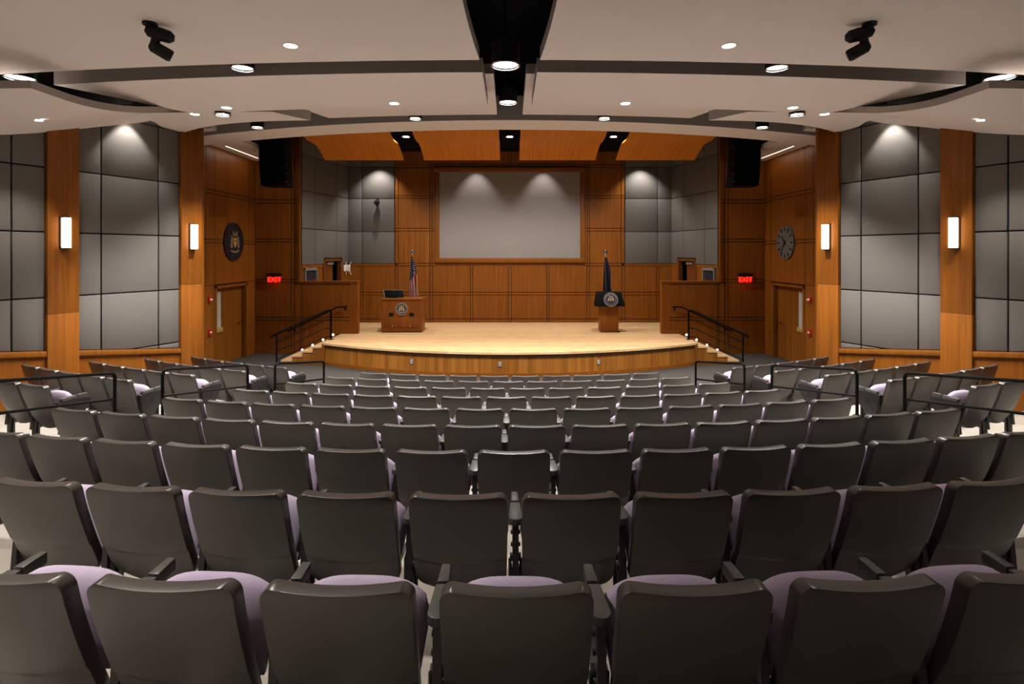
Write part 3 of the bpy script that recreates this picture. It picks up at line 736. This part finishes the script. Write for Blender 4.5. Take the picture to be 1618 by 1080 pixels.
# ================================================================= SEATS
def backrest_mesh():
    """slightly dished plastic shell, reclined; origin on the floor below its top edge"""
    mb = MB().use('chair'); bm = mb.bm
    W, Hh, th = .251, .565, .062; nu, nv = 12, 22
    zt = .830
    def hw(t):                        # half width by fraction from the top
        d = t*Hh; rt, rb = .042, .080
        wv = W-.010*t*t
        if d < rt: return wv-rt+math.sqrt(max(0, rt*rt-(rt-d)**2))
        if Hh-d < rb: return wv-rb+math.sqrt(max(0, rb*rb-(rb-(Hh-d))**2))
        return wv
    def P(u, t, f):
        x = hw(t)*u
        z = zt-t*Hh-.006*(1-u*u)*(1-t)**3-.018*(u*u-.3)*0-.022*(1-u*u)*t**6
        y = .185*t**1.15+.022*u*u+.03*(t-.35)**2
        if f == 0:
            edge = .66+.035*(1-u*u)   # moulded step in the lower part of the shell
            s = min(1, max(0, (t-edge)/.018)); y += .006*s
        else: y += th*(1-.10*t)
        return (x, y, z)
    ts = sorted(set([0, .003, .009, .02, .036, .055, .075, .1]+[i/nv for i in range(3, nv)]+[.64, .668, .686, .705, .73, .93, .965, .985, .997, 1]))
    us = [-1, -.985, -.93, -.75, -.55, -.28, 0, .28, .55, .75, .93, .985, 1]
    g = {}
    for f in (0, 1):
        for i, u in enumerate(us):
            for j, t in enumerate(ts): g[f, i, j] = mb.v(P(u, t, f))
    I, J = len(us)-1, len(ts)-1
    for i in range(I):
        for j in range(J):
            mb.face([g[0, i, j], g[0, i+1, j], g[0, i+1, j+1], g[0, i, j+1]], True)
            mb.face([g[1, i, j], g[1, i, j+1], g[1, i+1, j+1], g[1, i+1, j]], True)
    for i in range(I):
        for j in (0, J): mb.face([g[0, i, j], g[1, i, j], g[1, i+1, j], g[0, i+1, j]], True)
    for j in range(J):
        for i in (0, I): mb.face([g[0, i, j], g[0, i, j+1], g[1, i, j+1], g[1, i, j]], True)
    bmesh.ops.remove_doubles(bm, verts=bm.verts, dist=1e-5)
    bmesh.ops.recalc_face_normals(bm, faces=bm.faces)
    es = [e for e in bm.edges if len(e.link_faces) == 2 and e.calc_face_angle(0) > math.radians(50)]
    bmesh.ops.bevel(bm, geom=es, offset=.010, segments=2, profile=.5, affect='EDGES', clamp_overlap=True)
    for f in bm.faces: f.smooth = True
    return mb
def pad_mesh(key, W, z0, z1, y0, y1, th, bulge, rt=.17, grow=0):
    """rounded tip-up seat pad standing on edge: bottom at (y0,z0), domed top at (y1,z1); bulge towards the backrest"""
    mb = MB().use(key); n, m = 14, 16; g = {}
    for f in (0, 1):
        for i in range(n+1):
            u = -1+2*i/n
            for j in range(m+1):
                t = j/m
                ztop = z1-.065*abs(u)**3.6
                x = u*(W*(.90+.10*min(1, t*1.6)))
                if t > .7: x *= 1-.06*((t-.7)/.3)**2
                z = z0+(ztop-z0)*t; y = y0+(y1-y0)*t
                e = (1-abs(u)**4)*(1-abs(2*t-1)**5)
                y += (-bulge*e if f == 0 else th*.6+(th*.4)*e)
                g[f, i, j] = mb.v((x, y, z))
    for i in range(n):
        for j in range(m):
            mb.face([g[0, i, j], g[0, i+1, j], g[0, i+1, j+1], g[0, i, j+1]], True)
            mb.face([g[1, i, j], g[1, i, j+1], g[1, i+1, j+1], g[1, i+1, j]], True)
    for i in range(n):
        for j in (0, m): mb.face([g[0, i, j], g[1, i, j], g[1, i+1, j], g[0, i+1, j]], True)
    for j in range(m):
        for i in (0, n): mb.face([g[0, i, j], g[0, i, j+1], g[1, i, j+1], g[1, i, j]], True)
    return mb
def arm_mb(x):
    mb = MB().use('arm')
    prof = []
    def body(y0, y1, w0, w1, ztop0, ztop1, hgt, round_back):
        pts = []
        if round_back:
            for k in range(7):
                a = PI+PI*k/6; pts.append((x+w0*math.cos(a), y0+w0*(1+math.sin(a))*.9, 0))
        else: pts += [(x-w0, y0, 0), (x+w0, y0, 0)]
        pts += [(x+w1, y1, 0), (x-w1, y1, 0)]
        a = [(p[0], p[1], (ztop0+(ztop1-ztop0)*(p[1]-y0)/(y1-y0))-hgt) for p in pts]
        mb.prism(a, (0, 0, hgt))
    body(.185, .372, .037, .027, .640, .650, .036, True)
    body(.376, .384, .018, .018, .644, .644, .030, False)
    body(.388, .500, .022, .018, .652, .656, .050, False)
    return mb
def leg_mb(x):
    mb = MB().use('frame')
    mb.box(x-.022, x+.022, .20, .27, .012, .36)
    mb.prism([(x-.016, .17, .20), (x-.016, .30, .20), (x-.016, .42, .61), (x-.016, .21, .61)], (.032, 0, 0))
    mb.tube([(x-.03, .235, .02), (x-.03, .255, .40)], .009, 6); mb.tube([(x+.03, .235, .02), (x+.03, .255, .40)], .009, 6)
    mb.box(x-.045, x+.045, .08, .38, 0, .014)
    for z in (.36, .42, .48, .54): mb.disc((x-.026, .22+.2*(z-.36), z), (1, 0, 0), .011, .052, 8)
    mb.tube([(x-.03, .255, .405), (x+.03, .255, .405)], .022, 8)
    return mb
def end_mb(x):
    mb = MB().use('end')
    pts = [(.15, .595), (.20, .607), (.52, .607), (.53, .54), (.45, .40), (.34, .26), (.27, .18), (.215, .21)]
    mb.prism([(x-.034, y, z) for y, z in pts], (.068, 0, 0))
    mb.disc((x-.042, .36, .49), (1, 0, 0), .045, .084, 18)
    return mb
PROTO = {}
def proto():
    r = thing('auditorium_seat', 'x', 'seat')
    backrest_mesh().build('backrest', r, angle=60)
    pad_mesh('lilac', .250, .365, .684, .262, .335, .05, .030).build('seat_cushion', r, angle=70)
    pad_mesh('chair', .250, .350, .674, .285, .358, .03, -.01).build('seat_shell', r, angle=70)
    a = arm_mb(-.28).build('armrest', r, bevel=.007, seg=2); l = leg_mb(-.28).build('support_leg', r)
    return r
base_seat = proto()
arm_r = arm_mb(.28).build('armrest', base_seat, bevel=.007, seg=2); leg_r = leg_mb(.28).build('support_leg', base_seat)
end_l = end_mb(-.28).build('end_panel', base_seat, bevel=.006); end_r = end_mb(.28).build('end_panel', base_seat, bevel=.006)
ARM_R_NAMES = (arm_r.data.name, leg_r.data.name)
ORD = ['', 'first', 'second', 'third', 'fourth', 'fifth', 'sixth', 'seventh', 'eighth', 'ninth', 'tenth', 'eleventh', 'twelfth', 'thirteenth', 'fourteenth', 'fifteenth', 'sixteenth']
def place_seat(row, ang, label, group, last=False, el=False, er=False):
    R = tierR(row); a = math.radians(ang)+(SHIFT[row]/R if abs(ang) < 15 else 0)
    c = base_seat.copy(); COL.objects.link(c)
    for ch in base_seat.children:
        if ch.data in (arm_r.data, leg_r.data) and not last: continue
        if ch.data == end_l.data and not el: continue
        if ch.data == end_r.data and not er: continue
        d = ch.copy(); COL.objects.link(d); d.parent = c
    c.location = ring_pt(R, a, tierZ(row)); c.rotation_euler = (0, 0, a)
    tag(c, label, 'seat', group)
    return c
ROWN = {0: 'nearest row', 1: 'second nearest row', 2: 'third nearest row', 3: 'sixth row from the stage', 4: 'fifth row from the stage', 5: 'fourth row from the stage', 6: 'third row from the stage', 7: 'second row from the stage', 8: 'row closest to the stage'}
PITCH = [.590, .578, .572, .56, .57, .56, .56, .56, .56]
SHIFT = [.022, .026, .028, -.045, -.036, -.043, -.036, -.03, 0]
COUNT = [7, 10, 15, 16, 14, 13, 12, 11, 10]
for row in range(9):
    n = COUNT[row]; step = math.degrees(PITCH[row]/tierR(row))
    for k in range(n):
        ang = (k-(n-1)/2)*step
        lab = 'charcoal tip-up seat, %s from left in the %s, middle block' % (ORD[k+1], ROWN[row])
        open_end = row >= 3
        place_seat(row, ang, lab, 'middle block seats, '+ROWN[row], last=(k == n-1), el=(open_end and k == 0), er=(open_end and k == n-1))
for s, sn in SIDES:
    for row in range(4, 9):
        n = 2 if row == 4 else 5; step = math.degrees(.565/tierR(row))
        a0 = 20.5 if row == 4 else 20.3
        for k in range(n):
            ang = a0+k*step
            lab = 'charcoal tip-up seat, %s from the aisle in the %s, %s block' % (ORD[k+1], ROWN[row], sn)
            inner = k == 0
            place_seat(row, s*ang, lab, '%s block seats, %s' % (sn, ROWN[row]), last=(k == 0 if s < 0 else k == n-1), el=(inner and s > 0), er=(inner and s < 0))
for ch in list(base_seat.children): bpy.data.objects.remove(ch)
bpy.data.objects.remove(base_seat)

# aisle railings
for s, sn in SIDES:
    for k, (p0, p1, z0, z1, g0, g1, lab) in enumerate((
            ((5.72, 5.75), (5.2, 7.25), EYE-1.36, EYE-1.56, 4.9, 5.9, 'black pipe aisle railing nearest the camera, %s aisle'),
            ((4.73, 7.5), (4.25, 8.93), EYE-1.586, EYE-1.796, 0, 0, 'middle black pipe aisle railing of the %s aisle'),
            ((4.05, 9.5), (3.63, 10.75), EYE-1.90, EYE-2.09, 0, 0, 'black pipe aisle railing closest to the stage, %s aisle'))):
        def floor_at(x, y):
            R = math.hypot(x, CY-y)
            for i in range(-4, 8):
                if tierR(i)-.76 <= R <= tierR(i)+.24: return tierZ(i)
            return -.004
        A0, A1 = Vector((s*p0[0], p0[1], 0)), Vector((s*p1[0], p1[1], 0))
        f0, f1 = floor_at(*p0), floor_at(*p1)
        t = thing('aisle_railing', lab % sn, 'railing', 'aisle railings', (A0.x, A0.y, f0))
        o_ = Vector((A0.x, A0.y, f0)); d = (A1-A0).normalized()*.06
        def q3(p, z): return Vector((p.x, p.y, z))-o_
        m1 = MB().use('rail')
        m1.tube([q3(A0, z0-.06), q3(A0+d*.35, z0-.016), q3(A0+d, z0), q3(A1-d, z1), q3(A1-d*.35, z1-.016), q3(A1, z1-.06)], .021); m1.build('top_rail', t)
        m1 = MB().use('rail'); m1.tube([q3(A0, f0), q3(A0, z0-.05)], .021); m1.disc(q3(A0, f0), (0, 0, 1), .05, .01, 12); m1.build('post', t)
        m1 = MB().use('rail'); m1.tube([q3(A1, f1), q3(A1, z1-.05)], .021); m1.disc(q3(A1, f1), (0, 0, 1), .05, .01, 12); m1.build('post', t)
        m1 = MB().use('rail'); m1.tube([q3(A0, z0-.35), q3(A1, z1-.35)], .017); m1.build('lower_rail', t)

# ================================================================= STAGE FURNITURE
def seal(mb, c, N, X, R, rim='silver', fig='silver', disc='navy'):
    """round state-style seal: rimmed dark disc, ring of letter-like marks, shield with two supporters and an eagle"""
    c, N, X = Vector(c), Vector(N).normalized(), Vector(X).normalized(); Z = Vector((0, 0, 1)) if abs(N.z) < .5 else N.cross(X)
    mb.use(disc); mb.disc(c, N, R, R*.05, 48)
    mb.use(rim); mb.ring(c, N, R, R*.95, R*.08, 48); mb.ring(c+N*R*.05, N, R*.74, R*.71, R*.02, 48)
    mb.use(rim)
    for k in range(30):
        t = 2*PI*k/30
        if abs(math.cos(t)) > .985: continue
        p = X*math.cos(t)+Z*math.sin(t); q = -X*math.sin(t)+Z*math.cos(t)
        mb.obox(c+p*R*.845+N*R*.055, p*R*.055, q*R*(.028 if k % 3 else .045), N*R*.012)
    def poly(pts, key, d=.05, e=.06):
        mb.use(key); mb.prism([c+X*a*R+Z*b*R+N*R*d for a, b in pts], N*R*e)
    poly([(-.17, .20), (.17, .20), (.18, -.05), (.10, -.22), (0, -.30), (-.10, -.22), (-.18, -.05)], 'gold', .05, .08)
    poly([(-.09, .12), (.09, .12), (.09, -.02), (-.09, -.02)], fig, .13, .02)
    for s in (-1, 1):
        poly([(s*.22, .26), (s*.30, .34), (s*.38, .26), (s*.42, .02), (s*.48, -.32), (s*.26, -.34), (s*.24, 0)][::s], fig, .05, .07)
        poly([(s*.03, .36), (s*.16, .52), (s*.30, .55), (s*.22, .40), (s*.10, .30)][::s], fig, .05, .07)
    poly([(-.05, .28), (.05, .28), (.06, .44), (0, .52), (-.06, .44)], fig, .05, .09)
    poly([(-.45, -.40), (-.25, -.46), (0, -.48), (.25, -.46), (.45, -.40), (.45, -.48), (.25, -.56), (0, -.59), (-.25, -.56), (-.45, -.48)], fig, .05, .06)

# large desk lectern, left
DX, DY = -3.31, 16.84
t = thing('lectern_desk', 'wide cherry wood lectern desk with state seal on the left of the stage', 'lectern', None, (DX, DY, HS), math.radians(1.5))
m1 = MB().use('wood')
m1.box(-.62, .62, 0, .03, .03, 1.0); m1.box(-.62, -.59, .03, .72, .03, 1.0); m1.box(.59, .62, .03, .72, .03, 1.0); m1.box(-.59, .59, .69, .72, .03, .9)
m1.build('desk_body', t)
m1 = MB().use('ink'); m1.box(-.60, .60, .02, .70, 0, .03); m1.build('plinth', t)
m1 = MB().use('wood_rail'); m1.box(-.635, .635, -.015, .735, 1.0, 1.03); m1.build('desk_top', t, bevel=.004)
m1 = MB().use('wood'); m1.box(-.53, .53, -.012, 0, .17, .46); m1.build('access_panel', t, bevel=.002)
for kx in (-.27, .26):
    m1 = MB().use('chrome'); m1.disc((kx, -.012, .20), (0, -1, 0), .018, .03, 12); m1.build('knob', t)
for kx in (-.31, .31):
    m1 = MB().use('black'); m1.box(kx-.068, kx+.068, -.012, .0, .50, .60)
    for q in range(4): m1.box(kx-.055, kx+.055, -.016, -.011, .512+.022*q, .520+.022*q)
    m1.build('vent_grille', t, bevel=.003)
m1 = MB(); seal(m1, (0, -.002, .72), (0, -1, 0), (1, 0, 0), .19); m1.build('seal', t)
t = thing('monitor', 'tilted black monitor lying on the wooden lectern desk', 'monitor', None, (DX-.32, DY+.30, HS+1.03))
m1 = MB().use('ink'); m1.prism([(-.24, -.02, .02), (.34, -.02, .02), (.28, .10, .23), (-.32, .10, .23)], (0, .025, .01)); m1.build('display_panel', t, bevel=.004)
m1 = MB().use('grey_metal'); m1.prism([(-.34, .105, .228), (.285, .105, .228), (.285, .105, .245), (-.34, .105, .245)], (0, .035, .0)); m1.prism([(-.255, -.02, .02), (-.24, -.02, .02), (-.32, .10, .23), (-.34, .10, .23)], (0, .03, 0)); m1.build('bezel', t)
m1 = MB().use('black'); m1.box(-.16, .10, .06, .22, 0, .02); m1.box(-.08, .02, .10, .14, .02, .15); m1.build('stand', t)
# slim lectern, right
LX, LY = 3.06, 16.84
t = thing('lectern', 'slim cherry wood lectern with slanted black top and seal, right of the stage', 'lectern', None, (LX, LY, HS), 0)
m1 = MB().use('wood'); m1.prism([(-.29, 0, .02), (.27, 0, .02), (.27, .40, .02), (-.29, .40, .02)], (0, 0, .78)); m1.build('pedestal', t, bevel=.006)
m1 = MB().use('ink'); m1.box(-.26, .33, .03, .37, 0, .02); m1.build('base_plate', t)
m1 = MB().use('ink')
m1.prism([(-.46, -.08, .80), (.46, -.08, .80), (.36, .07, 1.21), (-.36, .07, 1.21)], (0, .34, .02)); m1.build('slanted_top', t, bevel=.006)
m1 = MB().use('wood'); m1.prism([(-.22, .02, .74), (.22, .02, .74), (.22, .02, .81), (-.22, .02, .81)], (0, .22, 0)); m1.build('neck', t)
m1 = MB(); n_ = Vector((0, -.41, .15)).normalized()
seal(m1, Vector((.03, -.003, 1.0))+n_*.005, n_, (1, 0, 0), .215); m1.build('seal', t)
# flags
def flag(name, label, x, y, key, seed):
    t = thing(name, label, 'flag', 'flags on the stage', (x, y, HS))
    m1 = MB().use('gold' if key != 'flag' else 'wood_rail'); m1.tube([(0, 0, .02), (0, 0, 2.36)], .016); m1.build('pole', t)
    m1 = MB().use('bronze'); m1.tube([(0, 0, 0), (0, 0, .03), (0, 0, .07)], [.17, .16, .04], 20); m1.build('stand', t)
    m1 = MB().use('chrome'); m1.tube([(0, 0, 2.36), (0, 0, 2.40), (0, 0, 2.44), (0, 0, 2.50), (0, 0, 2.55)], [.018, .032, .022, .028, .008], 10)
    for s in (-1, 1): m1.prism([(s*.01, -.008, 2.44), (s*.05, -.008, 2.50), (s*.095, -.008, 2.53), (s*.085, -.008, 2.46), (s*.05, -.008, 2.42)][::s], (0, .016, 0))
    m1.build('eagle_finial', t)
    # cloth hanging from the hoist, gathered folds
    m1 = MB().use(key); uvl = m1.bm.loops.layers.uv.new('UVMap'); nu, nv = 36, 30
    rnd = random.Random(seed); g = []
    for i in range(nu+1):
        u = i/nu; rowv = []
        for j in range(nv+1):
            v = j/nv                           # 0 bottom, 1 top
            spread = .05+.30*(1-v)**.8
            x_ = (u-.45)*spread+.03*(1-v)+(.05 if u > .8 else 0)*math.sin(PI*min(1, (1-v)*1.4))
            fold = math.sin(u*2*PI*3.4+v*2.0+seed)*(.016+.045*(1-v))
            z_ = .62+1.68*v+.10*(u-.5)*(1-v)
            if u > .72: z_ += .38*(u-.72)/.28*(1-v)
            rowv.append(m1.v((x_, -.03+fold-.02*(1-v), z_)))
        g.append(rowv)
    for i in range(nu):
        for j in range(nv):
            f = m1.face([g[i][j], g[i+1][j], g[i+1][j+1], g[i][j+1]], True)
            for lp, (a, b) in zip(f.loops, ((i, j), (i+1, j), (i+1, j+1), (i, j+1))): lp[uvl].uv = (a/nu, b/nv)
    edge = [g[nu][j].co.copy() for j in range(0, 17, 2)]
    bmesh.ops.solidify(m1.bm, geom=m1.bm.faces[:], thickness=.004)
    m1.build('cloth', t, angle=80)
    m1 = MB().use('gold'); m1.tube(edge, .013, 6); m1.build('fringe', t)
flag('national_flag', 'star spangled red white and blue flag on pole behind the desk', -3.19, 17.95, 'flag', 1)
flag('state_flag', 'dark navy flag with gold fringe on pole behind the slim lectern', 3.12, 17.95, 'navy_flag', 4)
# projection screen
t = thing('projection_screen', 'big grey projection screen in a cherry wood frame on the stage wall', 'screen', None, (0, YB, EYE+1.36))
m1 = MB().use('screen'); m1.box(-2.46, 2.46, -.06, -.0, -1.5, 1.5); m1.build('screen_surface', t)
for x0, x1, z0, z1 in ((-2.62, 2.62, 1.5, 1.66), (-2.62, 2.62, -1.66, -1.5), (-2.62, -2.46, -1.5, 1.5), (2.46, 2.62, -1.5, 1.5)):
    m1 = MB().use('wood_rail'); m1.box(x0, x1, -.10, 0, z0, z1); m1.build('frame_side', t, bevel=.01)
# line array speakers
for s, sn in SIDES:
    t = thing('line_array_speaker', 'curved black loudspeaker array hanging %s of the stage' % sn, 'speaker', 'hanging loudspeakers', (s*6.27, 14.5, EYE+1.80))
    zz = [(1.40, .93, 0), (.93, .46, .02), (.46, 0, .10)]
    yo = [0, 0, .05]
    for k, (za, zb, tilt) in enumerate(zz):
        m1 = MB().use('speaker'); w2 = .345; t0 = [0, 0, .03][k]; t1 = [0, .03, .12][k]
        sh = -s*.0
        m1.prism([(-w2, t0, za-.008), (w2, t0, za-.008), (w2, t1, zb+.008), (-w2, t1, zb+.008)], (0, .48, 0)); 
        m1.use('mesh'); m1.prism([(-w2+.03, t0-.012, za-.03), (w2-.03, t0-.012, za-.03), (w2-.03, t1-.012, zb+.03), (-w2+.03, t1-.012, zb+.03)], (0, .014, 0))
        m1.build('speaker_box', t, bevel=.006)
        m1 = MB().use('grey_metal')
        for e in (-1, 1):
            m1.disc((e*w2, .08, zb+.12), (e, 0, 0), .014, .012, 10); m1.disc((e*w2, .08, za-.12), (e, 0, 0), .014, .012, 10)
        m1.build('rigging_pin', t)
    m1 = MB().use('black'); m1.box(-.30, .30, .10, .38, 1.40, 1.46)
    for e in (-.22, .22): m1.tube([(e, .24, 1.44), (e, .24, ZTOP-.02-EYE-1.78)], .012, 6)
    m1.build('fly_bar', t)

# exit signs
def text_into(mb, txt, size, c, X, N, depth, key):
    cu = bpy.data.curves.new('t', 'FONT'); cu.body = txt; cu.size = size; cu.align_x = 'CENTER'; cu.align_y = 'CENTER'; cu.extrude = depth; cu.offset = size*.012
    o = bpy.data.objects.new('t', cu); COL.objects.link(o)
    dg = bpy.context.evaluated_depsgraph_get(); me = bpy.data.meshes.new_from_object(o.evaluated_get(dg))
    X, N = Vector(X), Vector(N); Zv = N.cross(X)
    mb.use(key); vs_ = [mb.v(Vector(c)+X*v.co.x+Zv*v.co.y+N*v.co.z) for v in me.vertices]
    for p in me.polygons: mb.face([vs_[i] for i in p.vertices])
    bpy.data.objects.remove(o); bpy.data.meshes.remove(me)
for s, sn in SIDES:
    t = thing('exit_sign', 'red lit EXIT sign with black canopy on the wood wall, %s of the stage' % sn, 'exit sign', 'exit signs', (s*7.07, 16.575, EYE-.76))
    m1 = MB().use('black'); m1.box(-.22, .22, -.10, .0, .10, .18); m1.build('canopy', t, bevel=.006)
    m1 = MB().use('exit_back'); m1.box(-.20, .20, -.052, -.040, -.12, .10); m1.build('glowing_plate', t)
    m1 = MB(); text_into(m1, 'EXIT', .20, (0, -.056, -.012), (1, 0, 0), (0, -1, 0), .004, 'exit'); m1.build('exit_lettering', t)
    m1 = MB().use('exit')
    m1.prism([(-.195, -.054, -.01), (-.17, -.054, .03), (-.17, -.054, -.05)], (0, -.004, 0)); m1.prism([(.195, -.054, -.01), (.17, -.054, -.05), (.17, -.054, .03)], (0, -.004, 0))
    m1.build('arrow_mark', t)
    d = bpy.data.lights.new('exit_glow', 'AREA'); d.shape = 'RECTANGLE'; d.size = .38; d.size_y = .2; d.energy = .8; d.color = (1, .03, .02)
    o = bpy.data.objects.new('exit_glow', d); COL.objects.link(o); o.parent = t; o.location = (0, -.07, 0); o.rotation_euler = (PI/2-.6, 0, 0)
    # red fire alarm devices on the alcove wall stile
    for zc, nm in ((EYE-1.16, 'strobe', ), (EYE-2.0, 'pull')):
        ax = s*(XA-.02)
        if nm == 'strobe':
            t = thing('fire_alarm', 'red fire alarm strobe high on the wood stile beside the %s alcove door' % sn, 'fire alarm', 'fire alarms', (ax, 14.05, zc))
        else:
            t = thing('fire_alarm', 'red fire alarm pull station low on the wood stile beside the %s alcove door' % sn, 'fire alarm', 'fire alarms', (ax, 14.05, zc))
        m1 = MB().use('red'); m1.box(*sorted((0, -s*.05)), -.055, .055, -.08, .08); m1.build('body', t, bevel=.008)
        m1 = MB().use('white')
        if nm == 'strobe': m1.disc((-s*.05, 0, -.01), (-s, 0, 0), .035, .05, 16, .02)
        else: m1.box(*sorted((-s*.05, -s*.066)), -.035, .035, -.02, .02)
        m1.build('strobe_lens' if nm == 'strobe' else 'pull_bar', t)
# wall seal (left alcove) and clock (right alcove)
t = thing('wall_seal', 'round dark state seal plaque on the left alcove wall above the door', 'wall plaque', None, (-XA+.02, 15.27, EYE+.335))
m1 = MB(); seal(m1, (0, 0, 0), (1, 0, 0), (0, 1, 0), .53, 'bronze', 'dim_gold'); m1.build('seal_disc', t)
t = thing('wall_clock', 'big grey round clock showing about 10:36 on the right alcove wall', 'clock', None, (XA-.02, 15.28, EYE+.315))
m1 = MB().use('clockface'); m1.disc((0, 0, 0), (-1, 0, 0), .47, .05, 56); m1.build('clock_face', t)
m1 = MB().use('ink')
for k in range(12):
    a = 2*PI*k/12; p = Vector((0, -math.sin(a), math.cos(a))); q_ = Vector((0, math.cos(a), math.sin(a)))
    m1.obox(p*.375+Vector((-.053, 0, 0)), p*.055, q_*.019, (.004, 0, 0))
m1.build('hour_marks', t)
def hand(name, ang, L, tail, wd, off):
    a = math.radians(ang); p = Vector((0, -math.sin(a), math.cos(a))); q_ = Vector((0, math.cos(a), math.sin(a)))
    m2 = MB().use('ink'); m2.obox(p*(L-tail)/2+Vector((-off, 0, 0)), p*(L+tail)/2, q_*wd, (.003, 0, 0)); m2.build(name, t)
hand('hour_hand', 318, .24, .08, .014, .060); hand('minute_hand', 216, .36, .10, .009, .067)
# ceiling cameras on the rear cloud
for s, sn in SIDES:
    t = thing('ceiling_camera', 'black pan-tilt camera hanging from the white rear cloud, %s one' % sn, 'camera', 'ceiling cameras', (s*3.82, 6.0, EYE+2.5), -s*.45 if s < 0 else -.35); t.scale = (.86, .86, .86)
    d = 1 if s < 0 else -1
    m1 = MB().use('black'); m1.disc((-d*.10, 0, 0), (0, 0, -1), .085, .03, 20); m1.tube([(-d*.10, 0, -.02), (-d*.06, 0, -.10)], [.06, .045], 12); m1.build('mount', t)
    m1 = MB().use('black'); m1.tube([(-d*.15, 0, -.085), (-d*.11, 0, -.10), (d*.02, 0, -.125), (d*.12, 0, -.145), (d*.165, 0, -.15)], [.03, .072, .085, .078, .04], 16); m1.build('base_housing', t)
    m1 = MB().use('black'); m1.tube([(-d*.03, 0, -.17), (-d*.05, 0, -.25), (-d*.06, 0, -.30)], [.055, .05, .06], 12); m1.build('yoke', t)
    m1 = MB().use('black'); m1.tube([(-d*.09, 0, -.27), (-d*.06, .0, -.29), (d*.11, .03, -.37), (d*.135, .035, -.38)], [.05, .075, .078, .066], 18); m1.build('lens_barrel', t)
# small camera and access point on stage walls
t = thing('wall_camera', 'small black camera on the grey stage corner wall, left of the screen', 'camera', None, (-4.62, YB-.04, EYE+1.80))
m1 = MB().use('black'); m1.disc((0, 0, .08), (0, -1, 0), .05, .06, 14); m1.tube([(0, -.05, .08), (0, -.12, .04)], .022, 8); m1.build('bracket', t)
m1 = MB().use('black'); m1.tube([(.04, -.02-.04, .0), (-.02, -.16, -.02), (-.03, -.22, -.025)], [.06, .085, .06], 16); m1.build('camera_body', t)
m1 = MB().use('chrome'); m1.disc((-.032, -.225, -.026), (-.1, -1, -.05), .03, .012, 12); m1.build('lens', t)
cw = Vector((-6.32, 16.65, 0))+Vector((.63, 2.65, 0))*.93; Nw = Vector((2.65, -.63, 0)).normalized(); Uw = Vector((.63, 2.65, 0)).normalized()
t = thing('wireless_router', 'small white access point with four antennas beside the left wing doorway', 'router', None, (cw.x+Nw.x*.03, cw.y+Nw.y*.03, EYE-.49))
m1 = MB().use('white'); m1.obox(Nw*.02+Vector((0, -.01, 0)), Uw*.13, Nw*.02, (0, 0, .11)); m1.obox((.10, -.06, 0), (.085, 0, 0), (0, .02, 0), (0, 0, .11)); m1.build('router_case', t, bevel=.012)
for ex, ez in ((-1, -1), (-1, 1), (1, -1), (1, 1)):
    m1 = MB().use('white'); m1.tube([(.10+ex*.06, -.06, ez*.10), (.10+ex*(.06 if ex < 0 else .12), -.06, ez*.22)], .013, 6); m1.build('antenna', t)
